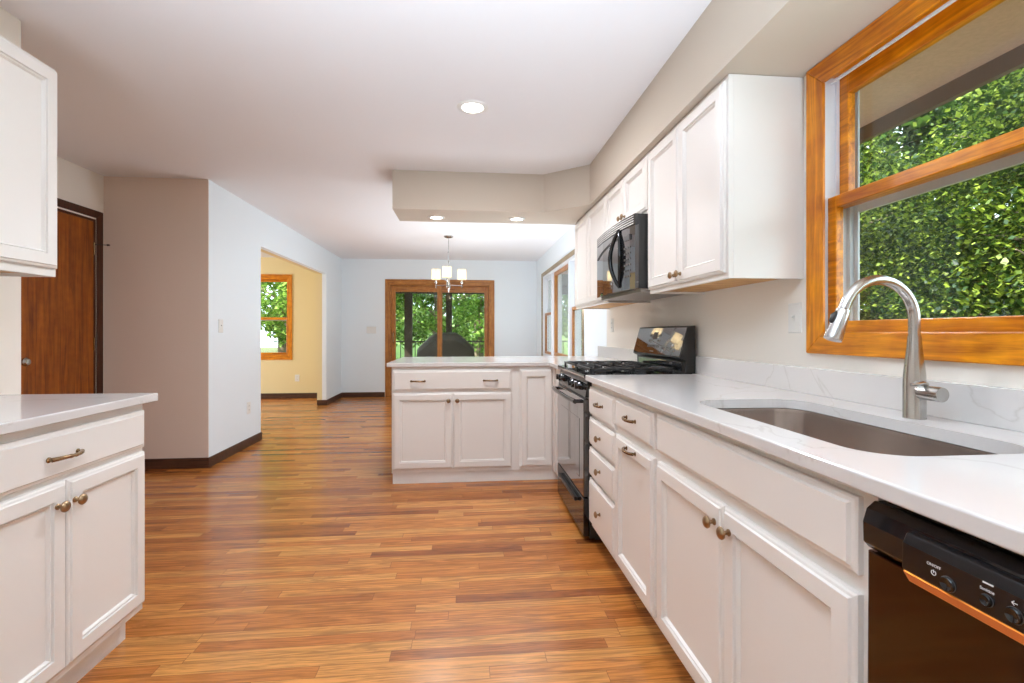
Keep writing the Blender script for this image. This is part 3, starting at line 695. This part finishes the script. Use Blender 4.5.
for a in (266, 24, 152):
    ux, uy = cos(R(a)), sin(R(a)); rr = .195
    am = MB().tube([(ux*.01, uy*.01, -.66), (ux*rr*.5, uy*rr*.5, -.662), (ux*rr, uy*rr, -.66)], .0055, 8)
    am.lathe([(.002, -.70), (.008, -.69), (.009, -.64), (.014, -.63), (.024, -.622), (.024, -.612), (.012, -.608), (.010, -.58), (.001, -.575)], (ux*rr, uy*rr, 0), 'z', 14)
    arm = am.build('arm', 'steel', c)
    sh = MB().lathe([(.060, -.578), (.058, -.578), (.058, -.440), (.060, -.440)], (ux*rr, uy*rr, 0), 'z', 28)
    sh.f = [f for f in sh.f if len(f) == 4]; sh.sm = [True]*len(sh.f)
    sh.build('lamp_shade', 'shade', c)
    d = bpy.data.lights.new('bulb', 'POINT'); d.energy = .22; d.color = (1, .93, .8); d.shadow_soft_size = .02
    o = bpy.data.objects.new('bulb', d); COL.objects.link(o); o.location = (-.225+ux*rr, 6.57+uy*rr, H-.52)

# ------------------------------------------------------------------ switches and outlets (local: plate in xz, front -y)
def plate(name, loc, rz, w, h, kind, label, n=1, cat='switch'):
    c = thing(name, loc, rz, label, cat)
    loops(-w/2, w/2, -h/2, h/2, [(0, 0), (0, .002), (.004, .006)], 0).build('plate', 'whiteplastic', c)
    for k in range(n):
        x = (k-(n-1)/2)*.046
        if kind == 'switch':
            MB().box(x-.006, x+.006, -.0075, -.006, -.014, .014).extr([(-.006, -.004), (-.016, .004), (-.014, .009), (-.006, .006)], 0, x-.004, x+.004).build('toggle', 'whiteplastic', c)
        else:
            for z in (-.02, .02):
                m = MB().lathe([(.016, -.0055), (.016, -.0075), (.0005, -.0078)], (x, 0, z), 'y', 20); q = m.build('socket', 'whiteplastic', c)
                MB().box(x-.007, x-.005, -.0085, -.0076, z-.004, z+.006).box(x+.005, x+.007, -.0085, -.0076, z-.004, z+.006).build('slot', 'greydark', q)
    return c
plate('light_switch', (XL, 4.53, 1.20), pi/2, .075, .118, 'switch', 'single white toggle switch on the white wall left of the opening')
plate('wall_outlet', (XL, 5.085, .385), pi/2, .075, .118, 'outlet', 'white outlet low on the white wall above the dark baseboard', cat='outlet')
plate('light_switch', (-1.652, YF, 1.183), 0, .165, .118, 'switch', 'wide white three-toggle switch plate beside the patio door', 3)
plate('wall_outlet', (-2.915, YF, .346), 0, .075, .118, 'outlet', 'white outlet low on the yellow wall under the window', cat='outlet')
plate('light_switch', (XR, 1.798, 1.202), -pi/2, .075, .118, 'switch', 'white toggle switch on the cream wall left of the kitchen window')
plate('wall_outlet', (XR, 4.19, 1.205), -pi/2, .075, .118, 'outlet', 'white outlet on the cream wall under the far wall cabinet', cat='outlet')

# ------------------------------------------------------------------ outside
struct(MB().box(-40, 45, -30, 60, -.75, -.65).build('ground', 'ground'))
m = MB(); hv = []; nx, ny = 60, 8
for j in range(ny):
    for i in range(nx+1):
        a = R(-30+150*i/nx); r = 24+j*3.2
        hv.append((4+r*cos(a), 6+r*sin(a)*1.15, -.7+(j/(ny-1))**.8*4.0*(1+.16*sin(i*1.7+j)+.1*sin(i*.61))))
m.add(hv, [(j*(nx+1)+i, j*(nx+1)+i+1, (j+1)*(nx+1)+i+1, (j+1)*(nx+1)+i) for j in range(ny-1) for i in range(nx)], True)
struct(m.build('hill', 'hillgreen'))
# eave over the kitchen window
struct(MB().box(XR+.16, 2.04, -3, YF, 2.205, 2.26).build('trim_2', 'eave'))
struct(MB().box(2.04, 2.07, -3, YF, 2.135, 2.30).build('trim_3', 'fascia'))
# porch beyond the patio door
YP = 12.0
struct(MB().box(-2.8, 3.4, YF+.16, YP+.2, -.2, -.10).build('porch_floor', 'deck'))
struct(MB().box(-2.8, 3.6, YF+.16, YP+.3, 2.30, 2.42).build('porch_roof', 'porch'))
c = thing('porch_canopy', (-1.4, YP, -.10), 0, 'dark brown porch posts and beam outside the patio door', 'porch frame')
MB().box(-1.3, 4.8, -.06, .06, 2.19, 2.40).build('beam', 'porch', c)
for x in (-1.25, .02, 1.0, 4.7):
    wq = .09 if x < .5 else .072
    MB().box(x-wq, x+wq, -wq, wq, 0, 2.19).build('post', 'porch', c)
c = thing('porch_railing', (-1.4, YP+.0, -.10), 0, 'black porch railing beyond the patio door behind the covered grill', 'railing')
MB().box(-1.3, 4.8, -.03, .03, 1.0, 1.03).build('top_rail', 'satinblack', c)
MB().box(-1.3, 4.8, -.02, .02, .10, .13).build('bottom_rail', 'satinblack', c)
for k in range(35):
    x = -1.22+k*.175; MB().box(x-.009, x+.009, -.009, .009, .13, 1.0).build('baluster', 'satinblack', c)
# covered grill
c = thing('covered_grill', (-.41, 10.55, -.10), 0, 'barbecue grill under a dark fitted cover on the porch', 'grill')
prof = [(-.60, .05), (-.62, .55), (-.60, .90), (-.55, .96), (-.34, 1.16), (-.22, 1.24), (.20, 1.24), (.32, 1.17), (.54, .97), (.60, .90), (.62, .55), (.60, .05)]
ys = [(-.30, .86, .02), (-.26, .97, .0), (0, 1.0, 0), (.26, .97, 0), (.30, .86, .02)]
vs = []; fs = []; n = len(prof)
for y, s1, dz in ys:
    for x, z in prof: vs.append((x*(.97+.03*s1), y, .05+(z-.05)*s1))
for j in range(len(ys)-1):
    for k in range(n-1): fs.append((j*n+k, j*n+k+1, (j+1)*n+k+1, (j+1)*n+k))
fs.append(tuple(range(n))); fs.append(tuple((len(ys)-1)*n+k for k in range(n)))
MB().add(vs, fs).build('cover', 'cover', c, bevel=.03, segs=3)
for x in (-.5, .5):
    for y in (-.2, .2): MB().lathe([(.045, -.02), (.05, 0), (.045, .02)], (x, y, .05), 'x', 16).build('wheel', 'satinblack', c)
# side deck rail outside the dining window
c = thing('deck_railing', (3.0, 9.2, -.10), 0, 'brown board railing seen through the dining window', 'railing')
for z in (.30, .62, .95): MB().box(-.02, .02, -5.5, 2.6, z-.05, z+.05).build('board', 'deck', c)
for y in (-5.4, -2.8, -.2, 2.4): MB().box(-.05, .05, y-.05, y+.05, -.55, 1.05).build('post', 'porch', c)

# trees
def tree(name, x, y, hgt, cr, nl, leaf, mat, label, group=None, trunk_r=.14, crown0=.25, lean=0, seed=0, sq=1.0, ztop=None):
    rd = random.Random(seed); g = -.65
    c = thing(name, (x, y, g), 0, label, 'tree', group)
    m = MB(); q = []; rs = []
    for k in range(9):
        t = k/8; q.append((lean*t*t+.08*sin(3*t+seed), .07*cos(4*t+seed), t*hgt*.9)); rs.append(trunk_r*(1-.75*t))
    m.tube(q, rs, 9)
    for k in range(14):
        t = .25+.6*k/14; b = q[int(t*8)]; a = k*2.4; L = cr*(.55+.4*rd.random())
        e = (b[0]+cos(a)*L, b[1]+sin(a)*L, b[2]+L*.5)
        m.tube([b, ((b[0]+e[0])/2, (b[1]+e[1])/2, b[2]+L*.34), e], [trunk_r*.32, trunk_r*.2, trunk_r*.06], 6)
    m.build('trunk', 'bark', c)
    # clusters of leaves
    nc = max(8, nl//420); vs = []; fs = []
    cl = []
    for k in range(nc):
        while True:
            px, py, pz = rd.uniform(-1, 1), rd.uniform(-1, 1), rd.uniform(-1, 1)
            r2 = px*px+py*py+pz*pz
            if .12 < r2 < 1: break
        z0 = hgt*crown0; zc = (z0+hgt)/2; hz = (hgt-z0)/2
        cl.append((px*cr+lean*.5, py*cr*sq, zc+pz*hz, cr*rd.uniform(.12, .27)))
    for k in range(nl):
        cx, cy, cz, r = cl[rd.randrange(nc)]
        u, v, w_ = rd.gauss(0, 1), rd.gauss(0, 1), rd.gauss(0, .6); L = math.sqrt(u*u+v*v+w_*w_)+1e-6; q_ = r*(.55+.45*rd.random())*1.25
        px, py, pz = cx+u/L*q_, cy+v/L*q_, cz+w_/L*q_
        s = leaf*rd.uniform(.6, 1.3); a = rd.uniform(0, 2*pi); ti = rd.gauss(0, .55); ca, sa = cos(a), sin(a)
        dx, dy = ca*s, sa*s; ex, ey = -sa*s*.36, ca*s*.36; dz = sin(ti)*s; ez = rd.gauss(0, .25)*s
        i = len(vs)
        vs += [(px, py, pz), (px+dx*.5+ex, py+dy*.5+ey, pz+dz*.4+ez), (px+dx, py+dy, pz+dz), (px+dx*.5-ex, py+dy*.5-ey, pz+dz*.4-ez)]
        fs.append((i, i+1, i+2, i+3))
    me = bpy.data.meshes.new('foliage'); me.from_pydata(vs, [], fs); me.materials.append(MT[mat])
    o = bpy.data.objects.new('foliage', me); COL.objects.link(o); o.parent = c
    return c
G1 = 'trees outside the kitchen window'; G2 = 'trees beyond the porch'
LK = 'leafy green tree outside the kitchen window'
LP = 'leafy green tree beyond the porch railing'
for k, (x, y, hg, cr, n, lf, mt) in enumerate([
        (5.6, 3.6, 5.2, 1.7, 66000, .046, 'leaf'), (5.4, 6.9, 5.0, 1.7, 66000, .046, 'leaf'), (7.6, 5.2, 6.5, 1.8, 54000, .056, 'leaf'),
        (7.4, 9.4, 6.0, 1.9, 34000, .07, 'leaf'), (9.6, 7.6, 8.5, 2.7, 14000, .20, 'leafdark'), (9.4, 3.4, 8.5, 2.7, 12000, .20, 'leafdark'),
        (10.5, 11.6, 9, 2.9, 12000, .22, 'leafdark'), (14, 9.0, 12, 3.6, 11000, .30, 'leafdark'), (14, 15.0, 12, 3.8, 11000, .30, 'leafdark'), (14.5, 4.0, 12, 3.6, 9000, .30, 'leafdark')]):
    tree('tree', x, y, hg, cr, n, lf, mt, LK, G1, .10 if k < 4 else .2, .02 if k < 4 else .05, seed=k+3, lean=.3*(-1)**k)
for k, (x, y, hg, cr, n, lf, mt) in enumerate([
        (-3.4, 17.0, 7, 2.3, 24000, .11, 'leafsun'), (-.9, 18.5, 7, 2.2, 24000, .11, 'leafsun'), (2.2, 18.0, 7, 2.2, 22000, .11, 'leafsun'),
        (-6.5, 19, 8, 2.8, 18000, .14, 'leafsun'), (-11, 20, 9, 3.2, 14000, .18, 'leafsun'), (.6, 25, 11, 3.6, 14000, .2, 'leafsun'), (-4.6, 26, 11, 3.8, 14000, .2, 'leafsun'),
        (5.8, 24, 11, 3.8, 12000, .2, 'leafsun'), (-10, 28, 12, 4.2, 10000, .32, 'leafsun'), (-16, 27, 12, 4.5, 9000, .34, 'leafsun'), (10, 19, 11, 3.8, 12000, .2, 'leafsun')]):
    tree('tree', x, y, hg, cr, n, lf, mt, LP, G2, .2 if k < 5 else .3, .22 if k < 5 else .05, seed=k+40, lean=.3*(-1)**k)
